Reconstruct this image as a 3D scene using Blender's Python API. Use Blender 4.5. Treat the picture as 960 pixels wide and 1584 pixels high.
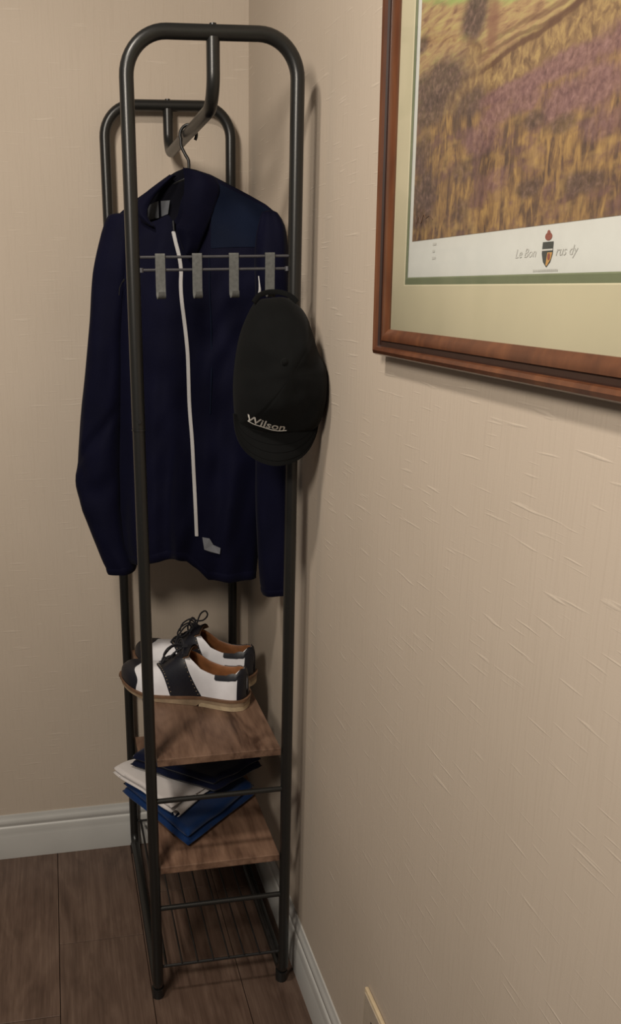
import bpy, bmesh, math, random
from mathutils import Vector, Matrix, noise
from mathutils.bvhtree import BVHTree

random.seed(7)
for o in list(bpy.data.objects):
    bpy.data.objects.remove(o)
SC = bpy.context.scene
COL = SC.collection

# ------------------------------------------------------------------ camera
W, H = 960, 1584
F, CX, CY = 1356.28, 309.79, 863.13
CPOS = Vector((-0.44846, -2.03092, 1.42486))
RIGHT = Vector((0.9862954, -0.1643455, -0.0145592))
DOWN = Vector((-0.0624813, -0.2903817, -0.9548689))
FWD = Vector((0.1527007, 0.9426925, -0.2966706))
cam_d = bpy.data.cameras.new('camera')
cam_d.sensor_fit = 'VERTICAL'
cam_d.sensor_height = 36.0
cam_d.sensor_width = 36.0
cam_d.lens = F / H * 36.0
cam_d.shift_x = (W / 2 - CX) / H
cam_d.shift_y = (CY - H / 2) / H
cam_d.clip_start = 0.02
cam = bpy.data.objects.new('camera', cam_d)
COL.objects.link(cam)
cam.matrix_world = Matrix((
    (RIGHT.x, -DOWN.x, -FWD.x, CPOS.x),
    (RIGHT.y, -DOWN.y, -FWD.y, CPOS.y),
    (RIGHT.z, -DOWN.z, -FWD.z, CPOS.z),
    (0, 0, 0, 1)))
SC.camera = cam

# ------------------------------------------------------------------ world, light, exposure
world = bpy.data.worlds.new('world')
SC.world = world
world.use_nodes = True
world.node_tree.nodes['Background'].inputs[0].default_value = (1.0, 0.96, 0.92, 1)
world.node_tree.nodes['Background'].inputs[1].default_value = 0.09

def area_light(name, loc, target, size, energy, color, spread=180):
    d = bpy.data.lights.new(name, 'AREA')
    d.shape = 'DISK'
    d.size = size
    d.energy = energy
    d.color = color
    d.spread = math.radians(spread)
    o = bpy.data.objects.new(name, d)
    COL.objects.link(o)
    o.location = loc
    o.rotation_euler = (Vector(target) - Vector(loc)).to_track_quat('-Z', 'Y').to_euler()
    return o

area_light('room_lamp', (-1.22, -2.30, 2.15), (-0.05, -0.4, 1.85), 0.40, 31.5, (1.0, 0.905, 0.785))
area_light('ceiling_downlight', (-0.80, -1.22, 2.40), (-0.80, -1.22, 0.0), 0.16, 17.0, (1.0, 0.905, 0.785))
SC.view_settings.view_transform = 'Standard'
SC.view_settings.look = 'None'
SC.view_settings.gamma = 1.0
SC.view_settings.use_curve_mapping = False
SC.view_settings.exposure = 0.0

# ------------------------------------------------------------------ helpers
def ray(px, py):
    return (RIGHT * ((px - CX) / F) + DOWN * ((py - CY) / F) + FWD)

def at_y(px, py, y):
    r = ray(px, py)
    return CPOS + r * ((y - CPOS.y) / r.y)

def at_z(px, py, z):
    r = ray(px, py)
    return CPOS + r * ((z - CPOS.z) / r.z)

def at_x(px, py, x):
    r = ray(px, py)
    return CPOS + r * ((x - CPOS.x) / r.x)

def at_plane(px, py, p0, n):
    r = ray(px, py)
    return CPOS + r * ((p0 - CPOS).dot(n) / r.dot(n))

def interp(pts, x):
    if x <= pts[0][0]:
        return pts[0][1]
    for (a, b), (c, d) in zip(pts, pts[1:]):
        if x <= c:
            t = (x - a) / (c - a)
            return b + (d - b) * t
    return pts[-1][1]

def sint(pts, x):
    """Catmull-Rom style smooth interpolation of (x, value) pairs"""
    n = len(pts)
    if x <= pts[0][0]:
        return pts[0][1]
    if x >= pts[-1][0]:
        return pts[-1][1]
    for i in range(n - 1):
        if x <= pts[i + 1][0]:
            x0, y0 = pts[i]
            x1, y1 = pts[i + 1]
            m0 = (y1 - pts[i - 1][1]) / (x1 - pts[i - 1][0]) if i > 0 else (y1 - y0) / (x1 - x0)
            m1 = (pts[i + 2][1] - y0) / (pts[i + 2][0] - x0) if i < n - 2 else (y1 - y0) / (x1 - x0)
            hh = x1 - x0
            t = (x - x0) / hh
            t2, t3 = t * t, t * t * t
            return (2*t3 - 3*t2 + 1) * y0 + (t3 - 2*t2 + t) * hh * m0 + (-2*t3 + 3*t2) * y1 + (t3 - t2) * hh * m1

def smooth01(t):
    t = max(0.0, min(1.0, t))
    return t * t * (3 - 2 * t)

class MB:
    def __init__(self):
        self.v = []
        self.f = []
    def add(self, verts, faces):
        k = len(self.v)
        self.v += [Vector(p) for p in verts]
        self.f += [[i + k for i in f] for f in faces]
        return self
    def box(self, lo, hi):
        x0, y0, z0 = lo
        x1, y1, z1 = hi
        return self.add([(x0,y0,z0),(x1,y0,z0),(x1,y1,z0),(x0,y1,z0),(x0,y0,z1),(x1,y0,z1),(x1,y1,z1),(x0,y1,z1)],
                        [(0,3,2,1),(4,5,6,7),(0,1,5,4),(1,2,6,5),(2,3,7,6),(3,0,4,7)])
    def grid(self, rows, closed_u=False):
        n = len(rows[0])
        vs = [p for r in rows for p in r]
        fs = []
        for i in range(len(rows) - 1):
            for j in range(n if closed_u else n - 1):
                j2 = (j + 1) % n
                fs.append((i*n + j, i*n + j2, (i+1)*n + j2, (i+1)*n + j))
        return self.add(vs, fs)
    def tube(self, pts, r, seg=12, closed=False, flat=None, cap=True):
        pts = [Vector(p) for p in pts]
        n = len(pts)
        rows = []
        up = None
        for i in range(n):
            if closed:
                t = (pts[(i+1) % n] - pts[i-1]).normalized()
            else:
                t = (pts[min(i+1, n-1)] - pts[max(i-1, 0)]).normalized()
            if up is None:
                up = Vector((0, 0, 1)) if abs(t.z) < 0.9 else Vector((0, 1, 0))
                if flat is not None:
                    up = Vector(flat[0])
            a = up - t * up.dot(t)
            if a.length < 1e-6:
                a = t.orthogonal()
            a.normalize()
            up = a
            b = t.cross(a)
            rr = r[i] if isinstance(r, (list, tuple)) else r
            ra, rb = (rr * flat[1], rr) if flat is not None else (rr, rr)
            rows.append([pts[i] + a * (ra * math.cos(q)) + b * (rb * math.sin(q))
                         for q in [2*math.pi*k/seg for k in range(seg)]])
        if closed:
            rows.append(rows[0])
        self.grid(rows, True)
        if cap and not closed:
            k = len(self.v)
            self.v += rows[0] + rows[-1]
            self.f.append([k + i for i in range(seg)][::-1])
            self.f.append([k + seg + i for i in range(seg)])
        return self
    def build(self, name, mat, parent=None, smooth=True, weld=True, bevel=0.0, subsurf=0, angle=40):
        me = bpy.data.meshes.new(name)
        me.from_pydata([tuple(p) for p in self.v], [], [tuple(f) for f in self.f])
        bm = bmesh.new()
        bm.from_mesh(me)
        if weld:
            bmesh.ops.remove_doubles(bm, verts=bm.verts, dist=1e-5)
        if bevel:
            es = [e for e in bm.edges if len(e.link_faces) == 2 and e.calc_face_angle(0) > 0.6]
            bmesh.ops.bevel(bm, geom=es, offset=bevel, segments=2, profile=0.5, affect='EDGES')
        bmesh.ops.recalc_face_normals(bm, faces=bm.faces)
        bm.to_mesh(me)
        bm.free()
        if smooth:
            for p in me.polygons:
                p.use_smooth = True
            me.set_sharp_from_angle(angle=math.radians(angle))
        o = bpy.data.objects.new(name, me)
        COL.objects.link(o)
        if mat is not None:
            me.materials.append(mat)
        if subsurf:
            m = o.modifiers.new('sub', 'SUBSURF')
            m.levels = m.render_levels = subsurf
        if parent is not None:
            o.parent = parent
            o.matrix_parent_inverse = parent_world(parent).inverted()
        return o

def parent_world(o):
    m = o.matrix_basis.copy()
    p = o.parent
    if p is not None:
        return parent_world(p) @ o.matrix_parent_inverse @ m
    return m

def thing(name, label, cat, loc=(0, 0, 0), group=None):
    o = bpy.data.objects.new(name, None)
    o.empty_display_size = 0.05
    COL.objects.link(o)
    o.location = loc
    o['label'] = label
    o['category'] = cat
    if group:
        o['group'] = group
    return o

def tag(o, label, cat, group=None):
    o['label'] = label
    o['category'] = cat
    if group:
        o['group'] = group
    return o

def fillet(pts, rad, n=8):
    """round the corners of a polyline"""
    pts = [Vector(p) for p in pts]
    out = [pts[0]]
    for i in range(1, len(pts) - 1):
        r = rad[i-1] if isinstance(rad, (list, tuple)) else rad
        a = (pts[i-1] - pts[i]).normalized()
        b = (pts[i+1] - pts[i]).normalized()
        ang = a.angle(b)
        d = r / math.tan(ang / 2)
        p0 = pts[i] + a * d
        c = pts[i] + (a + b).normalized() * (r / math.sin(ang / 2))
        u = p0 - c
        w = (pts[i] + b * d) - c
        tot = u.angle(w)
        ax = u.cross(w).normalized()
        for k in range(n + 1):
            out.append(c + Matrix.Rotation(tot * k / n, 3, ax) @ u)
    out.append(pts[-1])
    return out

def cr(pts, n=8, closed=False):
    """Catmull-Rom through points"""
    pts = [Vector(p) for p in pts]
    m = len(pts)
    out = []
    rng = range(m) if closed else range(m - 1)
    for i in rng:
        if closed:
            p0, p1, p2, p3 = pts[i-1], pts[i], pts[(i+1) % m], pts[(i+2) % m]
        else:
            p0, p1, p2, p3 = pts[max(i-1, 0)], pts[i], pts[i+1], pts[min(i+2, m-1)]
        for k in range(n):
            t = k / n
            out.append(0.5 * ((2*p1) + (p2 - p0)*t + (2*p0 - 5*p1 + 4*p2 - p3)*t*t + (3*p1 - p0 - 3*p2 + p3)*t*t*t))
    if not closed:
        out.append(pts[-1])
    return out

def text_mesh(body, size, shear=0.0, bold=0.0, space=1.0):
    """flat 2-D text as (verts, faces), left-bottom origin, unit coordinates"""
    cu = bpy.data.curves.new('txt', 'FONT')
    cu.body = body
    cu.size = size
    cu.shear = shear
    cu.offset = bold
    cu.space_character = space
    cu.resolution_u = 3
    o = bpy.data.objects.new('txt', cu)
    COL.objects.link(o)
    dg = bpy.context.evaluated_depsgraph_get()
    me = bpy.data.meshes.new_from_object(o.evaluated_get(dg))
    vs = [v.co.copy() for v in me.vertices]
    fs = [list(p.vertices) for p in me.polygons]
    bpy.data.objects.remove(o)
    bpy.data.curves.remove(cu)
    bpy.data.meshes.remove(me)
    return vs, fs

# ------------------------------------------------------------------ node material helpers
class NT:
    def __init__(self, name):
        self.m = bpy.data.materials.new(name)
        self.m.use_nodes = True
        self.t = self.m.node_tree
        self.b = self.t.nodes['Principled BSDF']
    def n(self, kind, **kw):
        nd = self.t.nodes.new(kind)
        for k, v in kw.items():
            setattr(nd, k, v)
        return nd
    def l(self, a, b):
        self.t.links.new(a, b)
    def val(self, sock, x):
        if hasattr(x, 'is_output') or isinstance(x, bpy.types.NodeSocket):
            self.l(x, sock)
        else:
            sock.default_value = x
    def math(self, op, a, b=0.0, c=0.0, clamp=False):
        nd = self.n('ShaderNodeMath', operation=op, use_clamp=clamp)
        self.val(nd.inputs[0], a)
        self.val(nd.inputs[1], b)
        self.val(nd.inputs[2], c)
        return nd.outputs[0]
    def pos(self, obj=False):
        if obj:
            c = self.n('ShaderNodeTexCoord').outputs['Object']
        else:
            c = self.n('ShaderNodeNewGeometry').outputs['Position']
        s = self.n('ShaderNodeSeparateXYZ')
        self.l(c, s.inputs[0])
        return s.outputs
    def vec(self, x, y, z=0.0):
        nd = self.n('ShaderNodeCombineXYZ')
        for i, q in enumerate((x, y, z)):
            self.val(nd.inputs[i], q)
        return nd.outputs[0]
    def noise(self, vec, scale=1.0, detail=2.0, rough=0.5, dist=0.0):
        nd = self.n('ShaderNodeTexNoise')
        self.l(vec, nd.inputs['Vector'])
        nd.inputs['Scale'].default_value = scale
        nd.inputs['Detail'].default_value = detail
        nd.inputs['Roughness'].default_value = rough
        nd.inputs['Distortion'].default_value = dist
        return nd.outputs['Fac']
    def ramp(self, fac, stops):
        nd = self.n('ShaderNodeValToRGB')
        self.l(fac, nd.inputs[0])
        el = nd.color_ramp.elements
        while len(el) < len(stops):
            el.new(0.5)
        for e, (p, c) in zip(el, stops):
            e.position = p
            e.color = c if len(c) == 4 else (*c, 1)
        return nd.outputs[0]
    def mix(self, fac, a, b, mode='MIX'):
        nd = self.n('ShaderNodeMix', data_type='RGBA', blend_type=mode)
        self.val(nd.inputs[0], fac)
        for s, q in ((nd.inputs[6], a), (nd.inputs[7], b)):
            if isinstance(q, tuple):
                s.default_value = q if len(q) == 4 else (*q, 1)
            else:
                self.l(q, s)
        return nd.outputs[2]
    def bump(self, h, strength, dist):
        nd = self.n('ShaderNodeBump')
        nd.inputs['Strength'].default_value = strength
        nd.inputs['Distance'].default_value = dist
        self.l(h, nd.inputs['Height'])
        self.l(nd.outputs[0], self.b.inputs['Normal'])

def plain(name, col, rough=0.6, metal=0.0, spec=0.5, noise_amt=0.12, nscale=60, bump=0.0, bscale=400, sheen=0.0, coat=0.0):
    k = NT(name)
    p = k.pos()
    v = k.vec(p[0], p[1], p[2])
    f = k.noise(v, nscale, 3)
    c0 = tuple(x * (1 - noise_amt) for x in col)
    c1 = tuple(min(1, x * (1 + noise_amt)) for x in col)
    k.l(k.ramp(f, [(0.3, c0), (0.7, c1)]), k.b.inputs['Base Color'])
    k.b.inputs['Roughness'].default_value = rough
    k.b.inputs['Metallic'].default_value = metal
    k.b.inputs['Specular IOR Level'].default_value = spec
    if sheen:
        k.b.inputs['Sheen Weight'].default_value = sheen
        k.b.inputs['Sheen Roughness'].default_value = 0.5
    if coat:
        k.b.inputs['Coat Weight'].default_value = coat
        k.b.inputs['Coat Roughness'].default_value = 0.2
    if bump:
        k.bump(k.noise(v, bscale, 2), bump, 0.001)
    return k.m

def wallpaper(name, axis):
    k = NT(name)
    p = k.pos()
    u, w = p[axis], p[2]
    wob = k.math('MULTIPLY', k.noise(k.vec(k.math('MULTIPLY', u, 6.0), k.math('MULTIPLY', w, 6.0)), 1.0, 1), 0.006)
    wz = k.math('ADD', w, wob)
    slub = k.noise(k.vec(k.math('MULTIPLY', u, 13.0), k.math('MULTIPLY', wz, 170.0), 3.1), 1.0, 1.5)
    slub = k.ramp(slub, [(0.64, (0, 0, 0)), (0.76, (1, 1, 1))])
    vert = k.noise(k.vec(k.math('MULTIPLY', u, 230.0), k.math('MULTIPLY', w, 13.0), 7.7), 1.0, 2)
    vert = k.ramp(vert, [(0.48, (0, 0, 0)), (0.75, (1, 1, 1))])
    fine = k.noise(k.vec(k.math('MULTIPLY', u, 90.0), k.math('MULTIPLY', w, 900.0), 1.7), 1.0, 2)
    h = k.math('ADD', k.math('MULTIPLY', slub, 1.0), k.math('MULTIPLY', vert, 0.45))
    h = k.math('ADD', h, k.math('MULTIPLY', fine, 0.12))
    big = k.noise(k.vec(u, w), 3.0, 2)
    c = k.ramp(big, [(0.3, (0.455, 0.386, 0.314)), (0.7, (0.485, 0.413, 0.340))])
    c = k.mix(k.math('MULTIPLY', slub, 0.34), c, (0.58, 0.51, 0.425))
    c = k.mix(k.math('MULTIPLY', vert, 0.10), c, (0.36, 0.30, 0.235))
    k.l(c, k.b.inputs['Base Color'])
    k.b.inputs['Roughness'].default_value = 0.72
    k.b.inputs['Specular IOR Level'].default_value = 0.25
    k.bump(h, 0.30, 0.0013)
    return k.m

def woodmat(name, cols, axis=1, scale=9.0, stretch=14.0, rough=0.5, bump=0.12, objspace=False, spec=0.4, seed=0.0, coat=0.0, knots=0.0):
    """grain along `axis`"""
    k = NT(name)
    p = k.pos(objspace)
    ax = [p[0], p[1], p[2]]
    sc = [k.math('MULTIPLY', a, scale * (1.0 if i == axis else stretch)) for i, a in enumerate(ax)]
    oi = k.n('ShaderNodeObjectInfo').outputs['Random']
    off = k.math('MULTIPLY', oi, 37.0)
    sc = [k.math('ADD', s, k.math('ADD', off, seed)) for s in sc]
    g = k.noise(k.vec(*sc), 1.0, 5, 0.62, 0.5)
    fine = k.noise(k.vec(*[k.math('MULTIPLY', s, 4.0) for s in sc]), 1.0, 3, 0.6)
    broad = k.noise(k.vec(*[k.math('MULTIPLY', a, 7.0 if i == axis else 22.0) for i, a in enumerate(ax)]), 1.0, 2, 0.5, 1.2)
    f = k.math('ADD', k.math('MULTIPLY', g, 0.6), k.math('MULTIPLY', fine, 0.25))
    f = k.math('ADD', f, k.math('MULTIPLY', k.math('SUBTRACT', broad, 0.5), 0.5 + knots))
    c = k.ramp(f, [(0.22, cols[0]), (0.42, cols[1]), (0.62, cols[2])])
    tone = k.ramp(oi, [(0.0, (0.88, 0.88, 0.88)), (1.0, (1.1, 1.08, 1.06))])
    c = k.mix(1.0, c, tone, 'MULTIPLY')
    k.l(c, k.b.inputs['Base Color'])
    k.b.inputs['Roughness'].default_value = rough
    k.b.inputs['Specular IOR Level'].default_value = spec
    if coat:
        k.b.inputs['Coat Weight'].default_value = coat
        k.b.inputs['Coat Roughness'].default_value = 0.18
    k.bump(f, bump, 0.001)
    return k.m

def cloth(name, col, weave=900, rough=0.85, sheen=0.25, var=0.15, bump=0.25, fold=0.0, spec=0.07):
    k = NT(name)
    p = k.pos()
    v = k.vec(p[0], p[1], p[2])
    f = k.noise(v, 14, 3)
    k.l(k.ramp(f, [(0.3, tuple(c*(1-var) for c in col)), (0.7, tuple(c*(1+var) for c in col))]), k.b.inputs['Base Color'])
    k.b.inputs['Roughness'].default_value = rough
    k.b.inputs['Specular IOR Level'].default_value = spec
    k.b.inputs['Sheen Weight'].default_value = sheen
    k.b.inputs['Sheen Roughness'].default_value = 0.45
    h = k.math('ADD', k.math('MULTIPLY', k.noise(v, weave, 2), 0.25), k.math('MULTIPLY', k.noise(v, 26, 3, 0.55, 0.6), fold))
    k.bump(h, bump, 0.004)
    return k.m

M = {}
M['wall_back'] = wallpaper('wallpaper_back', 0)
M['wall_right'] = wallpaper('wallpaper_right', 1)
M['white_paint'] = plain('white_gloss_paint', (0.46, 0.455, 0.435), 0.4, noise_amt=0.04, nscale=8)
M['floor'] = woodmat('laminate_plank', [(0.060, 0.036, 0.026), (0.098, 0.062, 0.046), (0.140, 0.094, 0.071)], 1, 5.0, 26.0, 0.42, 0.08)
M['subfloor'] = plain('dark_joint', (0.02, 0.014, 0.01), 0.9)
M['shelf'] = woodmat('rustic_shelf_wood', [(0.058, 0.029, 0.018), (0.145, 0.084, 0.056), (0.215, 0.130, 0.088)], 1, 5.0, 9.0, 0.5, 0.15, knots=0.3)
M['tube'] = plain('black_powder_coat', (0.011, 0.0108, 0.0100), 0.33, metal=0.0, spec=0.45, noise_amt=0.1, nscale=300, bump=0.05, bscale=1500)
M['wire'] = plain('black_wire', (0.010, 0.009, 0.009), 0.45)
M['screw'] = plain('dark_screw', (0.05, 0.05, 0.052), 0.3, metal=0.8)
M['strip'] = plain('grey_hook_strip', (0.088, 0.090, 0.086), 0.55, metal=0.1, noise_amt=0.2, nscale=200)
M['thin_rod'] = plain('thin_rail_steel', (0.06, 0.06, 0.068), 0.4, metal=0.3)
M['plastic'] = plain('black_plastic', (0.012, 0.012, 0.012), 0.35)

# ------------------------------------------------------------------ setting
def structure(o):
    o['kind'] = 'structure'
    return o

structure(MB().box((-2.6, 0.0, -0.05), (0.1, 0.1, 2.6)).build('wall_back', M['wall_back'], smooth=False))
structure(MB().box((0.0, -3.2, -0.05), (0.1, 0.0, 2.6)).build('wall_right', M['wall_right'], smooth=False))
floor = structure(MB().box((-2.6, -3.2, -0.06), (0.0, 0.0, -0.009)).build('floor', M['subfloor'], smooth=False))

# laminate planks, running into the room's depth
PW = 0.192
xs0 = -0.515
col_i = 0
x = xs0 - PW * 10
while x < 0.0 - 0.005:
    xa, xb = x, min(x + PW, -0.001)
    first = -0.356 if abs(x - xs0) < 1e-3 else -(0.15 + 0.95 * random.random())
    ys = [-0.001, first]
    while ys[-1] > -3.2:
        ys.append(max(ys[-1] - 1.2, -3.2))
    for ya, yb in zip(ys[1:], ys):
        if yb - ya > 0.03 and xa < 0:
            g = 0.0006
            MB().box((xa + g, ya + g, -0.0095), (xb - g, yb - g, 0.0)).build('plank', M['floor'], floor, smooth=False, bevel=0.0012)
    x += PW

# moulded skirting: profile (distance from wall, height)
BH = 0.1227
prof = [(0.0, 0.0), (0.014, 0.0), (0.014, 0.063), (0.0128, 0.0665), (0.0120, 0.075), (0.0112, 0.086), (0.0098, 0.0905), (0.0074, 0.0918),
        (0.0072, 0.0945), (0.0090, 0.0975), (0.0088, 0.105), (0.0068, 0.1105), (0.0044, 0.1140), (0.0042, 0.1195), (0.003, BH), (0.0, BH)]
def skirting(name, fn, a, b):
    rows = [[fn(d, t, z) for d, z in prof] for t in (a, b)]
    m = MB().grid(rows)
    structure(m.build(name, M['white_paint'], smooth=True, angle=50))
skirting('baseboard_back', lambda d, t, z: (t, -d, z), -2.6, -0.0005)
skirting('baseboard_right', lambda d, t, z: (-d, t, z), -3.2, -0.0005)

# ------------------------------------------------------------------ garment rack
XL, XR, YN, YF = -0.31164, -0.04574, -0.55833, -0.0295
HT = 1.80
TR = 0.0112
ZJ = 1.197          # where the upper arch plugs into the lower side frame
XC = (XL + XR) / 2
rack = thing('garment_rack', 'tall narrow black metal garment rack with wooden shelves in the corner', 'clothes rack', (XC, (YN + YF) / 2, 0))
for y in (YN, YF):
    zt = HT - TR - (0.006 if y == YF else 0.0)
    pts = fillet([(XL, y, ZJ), (XL, y, zt), (XR, y, zt), (XR, y, ZJ)], 0.062, 12)
    arch = MB().tube(pts, TR, 16).build('end_arch', M['tube'], rack)
    for x in (XL, XR):
        # spring button and joint ring on the post
        MB().tube([(x, y - TR * 0.7, ZJ + 0.012), (x, y - TR - 0.0025, ZJ + 0.012)], 0.0032, 10).build('joint_button', M['screw'], arch)
    MB().tube([(XC, y, zt + TR * 0.8), (XC, y, zt + TR + 0.0010)], 0.0055, 10).build('rail_screw', M['screw'], arch)
ZS = 0.026
for x in (XL, XR):
    pts = fillet([(x, YN, ZJ), (x, YN, ZS), (x, YF, ZS), (x, YF, ZJ)], 0.03, 10)
    side = MB().tube(pts, TR * 0.96, 16).build('side_frame', M['tube'], rack)
    for y, s in ((YN, 1), (YF, -1)):
        m = MB()
        m.tube([(x, y, ZJ - 0.004), (x, y, ZJ - 0.0015)], TR * 1.06, 16)
        m.build('joint_ring', M['screw'], side)
        yc = y + s * 0.028
        m = MB().tube([(x, y + s*0.014, 0.0), (x, y + s*0.014, 0.024)], [0.0125, 0.0125], 16)
        m.build('foot_cap', M['plastic'], side)

# dropped hanging rail between the two arches
ZR = 1.689
pts = fillet([(XC, YN, zt + 0.006 - TR*0.6), (XC, YN, ZR), (XC, YF, ZR), (XC, YF, zt - TR*0.6)], 0.045, 12)
MB().tube(pts, 0.0105, 16).build('hanging_rail', M['tube'], rack)

# guard bars at both ends
for z in (0.4748, 0.2280):
    for y in (YN, YF):
        MB().tube([(XL + TR*0.5, y, z), (XR - TR*0.5, y, z)], 0.0052, 12).build('guard_bar', M['tube'], rack)

# wooden shelves
for z in (0.56696, 0.32651):
    sh = MB().box((XL + 0.0125, YN - 0.004, z - 0.0155), (XR - 0.0125, YF + 0.004, z)).build('shelf', M['shelf'], rack, smooth=False, bevel=0.0012)
    sh['label'] = 'rustic brown wood shelf board'

# wire shelf at the bottom
zw = 0.0833
ws = MB().tube([(XL + TR*0.6, YN + 0.002, zw), (XR - TR*0.6, YN + 0.002, zw)], 0.0030, 8) \
         .tube([(XL + TR*0.6, YF - 0.002, zw), (XR - TR*0.6, YF - 0.002, zw)], 0.0030, 8) \
         .tube([(XL + 0.018, YN, zw), (XL + 0.018, YF, zw)], 0.0030, 8) \
         .tube([(XR - 0.018, YN, zw), (XR - 0.018, YF, zw)], 0.0030, 8).build('wire_shelf', M['wire'], rack)
for i in range(6):
    xx = XL + 0.018 + (XR - XL - 0.036) * (i + 1) / 7
    MB().tube([(xx, YN, zw + 0.003), (xx, YF, zw + 0.003)], 0.0019, 8).build('wire', M['wire'], ws)

# hook rail on the near end: two thin rods with four flat J hooks
hr = MB().tube([(XL + TR*0.5, YN - 0.001, 1.4691), (XR - TR*0.5, YN - 0.001, 1.4691)], 0.0022, 8) \
         .tube([(XL + TR*0.5, YN - 0.001, 1.4495), (XR - TR*0.5, YN - 0.001, 1.4495)], 0.0022, 8) \
         .tube([(XL + 0.013, YN - 0.001, 1.446), (XL + 0.013, YN - 0.001, 1.453)], 0.0038, 8) \
         .tube([(XR - 0.013, YN - 0.001, 1.446), (XR - 0.013, YN - 0.001, 1.453)], 0.0038, 8).build('hook_rail', M['thin_rod'], rack)
for hx in (-0.2685, -0.2088, -0.1485, -0.0885):
    hw = 0.0078
    path = [(YN - 0.0005, 1.472), (YN - 0.0045, 1.4735), (YN - 0.0050, 1.466), (YN - 0.0050, 1.44), (YN - 0.0052, 1.418),
            (YN - 0.0075, 1.410), (YN - 0.013, 1.406), (YN - 0.019, 1.409), (YN - 0.0215, 1.416)]
    p3 = cr([(hx, a, b) for a, b in path], 4)
    rows = []
    n = len(p3)
    for i, p in enumerate(p3):
        t = (p3[min(i+1, n-1)] - p3[max(i-1, 0)]).normalized()
        nn = Vector((1, 0, 0)).cross(t).normalized() * 0.0009
        w = hw * (1.0 if i < n * 0.62 else 1.0 - 0.35 * (i / n - 0.62) / 0.38)
        dx = Vector((w, 0, 0))
        rows.append([p - dx - nn, p + dx - nn, p + dx + nn, p - dx + nn])
    MB().grid(rows, True).add(rows[0], [(0, 1, 2, 3)]).add(rows[-1], [(0, 1, 2, 3)]).build('flat_hook', M['strip'], hr, angle=30)

# ------------------------------------------------------------------ coat hanger
K = -0.45
PN = Vector((K, -1, 0)).normalized()            # the jacket's front normal, towards the room
PU = Vector((1, K, 0)).normalized()             # along the jacket's shoulders
P0 = Vector((-0.1787, -0.3120, 1.6))
hx0 = Vector((XC, -0.3005, ZR))
hg = thing('coat_hanger', 'black plastic coat hanger hooked over the rack rail inside the navy jacket', 'hanger', (XC, -0.3005, 1.60))
hk = []
for q in range(-35, 206, 12):
    a = math.radians(q)
    hk.append(hx0 + PU * (0.0155 * math.cos(a)) + Vector((0, 0, -0.002 + 0.0165 * math.sin(a))))
low = hk[-1]
hk += [hx0 + PU * (-0.0135) + Vector((0, 0, -0.020)), hx0 + PU * (-0.006) + Vector((0, 0, -0.035)),
       hx0 + PU * 0.0 + Vector((0, 0, -0.046)), hx0 + Vector((0, 0, -0.066))]
MB().tube(cr(hk, 3), 0.0030, 10).build('hook', M['plastic'], hg)
arm = []
for s in [i / 12 - 1 for i in range(25)]:
    arm.append(hx0 + PU * (0.120 * s) + Vector((0, 0, -0.074 - 0.052 * abs(s) ** 1.3)))
MB().tube(arm, 0.0055, 10).build('shoulder_bar', M['plastic'], hg)

# ------------------------------------------------------------------ navy jacket
M['navy'] = cloth('navy_shell_fabric', (0.0026, 0.0028, 0.0115), 700, 0.75, 0.02, 0.14, 0.30, 0.5)
M['navy_yoke'] = cloth('navy_yoke_fabric', (0.0032, 0.0060, 0.0170), 700, 0.75, 0.02, 0.14, 0.25, 0.4)
M['lining'] = cloth('dark_lining', (0.006, 0.006, 0.010), 700, 0.9, 0.05)
M['zip'] = plain('white_zip_tape', (0.50, 0.49, 0.49), 0.6, noise_amt=0.1, nscale=900)
M['grey_label'] = cloth('grey_patch', (0.13, 0.135, 0.15), 900, 0.8, 0.1, 0.2)
jk = thing('jacket', 'navy blue jacket with a white front zip hanging on the rack', 'jacket', (XC, -0.312, 0.85))

TL = [(345, 172), (400, 166), (470, 172), (560, 178), (650, 181), (740, 183), (800, 185), (850, 190), (890, 200)]
TRT = [(345, 439), (400, 442), (470, 440), (560, 430), (650, 422), (740, 414), (800, 406), (850, 400), (890, 396)]
SHO = [(168, 342), (186, 325), (205, 309), (245, 281), (268, 266), (285, 259), (300, 262), (325, 270), (385, 301), (412, 316), (428, 329), (441, 356)]
FRT = [(168, 343), (186, 326), (205, 311), (214, 322), (224, 340), (232, 347), (250, 341), (262, 335), (268, 334), (273, 345),
       (281, 338), (288, 300), (300, 270), (325, 272), (385, 302), (412, 317), (428, 330), (441, 357)]
HEMF = [(168, 868), (215, 863), (290, 851), (312, 854), (330, 868), (350, 886), (392, 891), (441, 893)]
HEMB = [(168, 864), (250, 858), (330, 862), (441, 876)]
DTH = [(340, 0.036), (420, 0.052), (600, 0.060), (780, 0.064), (850, 0.060), (890, 0.050)]

def fold(a, y, side):
    g = smooth01((y - 380) / 420)
    s = 0.0045 * g * math.sin(a * 21 + 0.004 * y + side) + 0.0035 * g * math.sin(a * 37 - 0.006 * y + 1.3)
    s += 0.012 * (0.3 + 0.7 * g) * noise.noise(Vector((a * 4.2, y * 0.0055, 3.1 + side)))
    s += 0.006 * noise.noise(Vector((a * 11 + y * 0.01, y * 0.018, 9.1 + side)))
    return s

def torso_pt(a, y, side, xt):
    xl = sint(TL, y)
    xr = sint(TRT, y)
    px = xl + (xr - xl) * a
    ysh = interp(SHO, xt)
    rnd = (1 - abs(2 * a - 1) ** 2.4) ** 0.55 if 0 < a < 1 else 0.0
    d = sint(DTH, y) * rnd * (0.10 + 0.90 * smooth01((y - ysh) / 75.0))
    d += fold(a, y, side) * rnd * smooth01((y - ysh) / 60.0)
    p = at_plane(px, y, P0, PN)
    return p + PN * (d if side == 0 else -0.75 * d)

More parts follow.
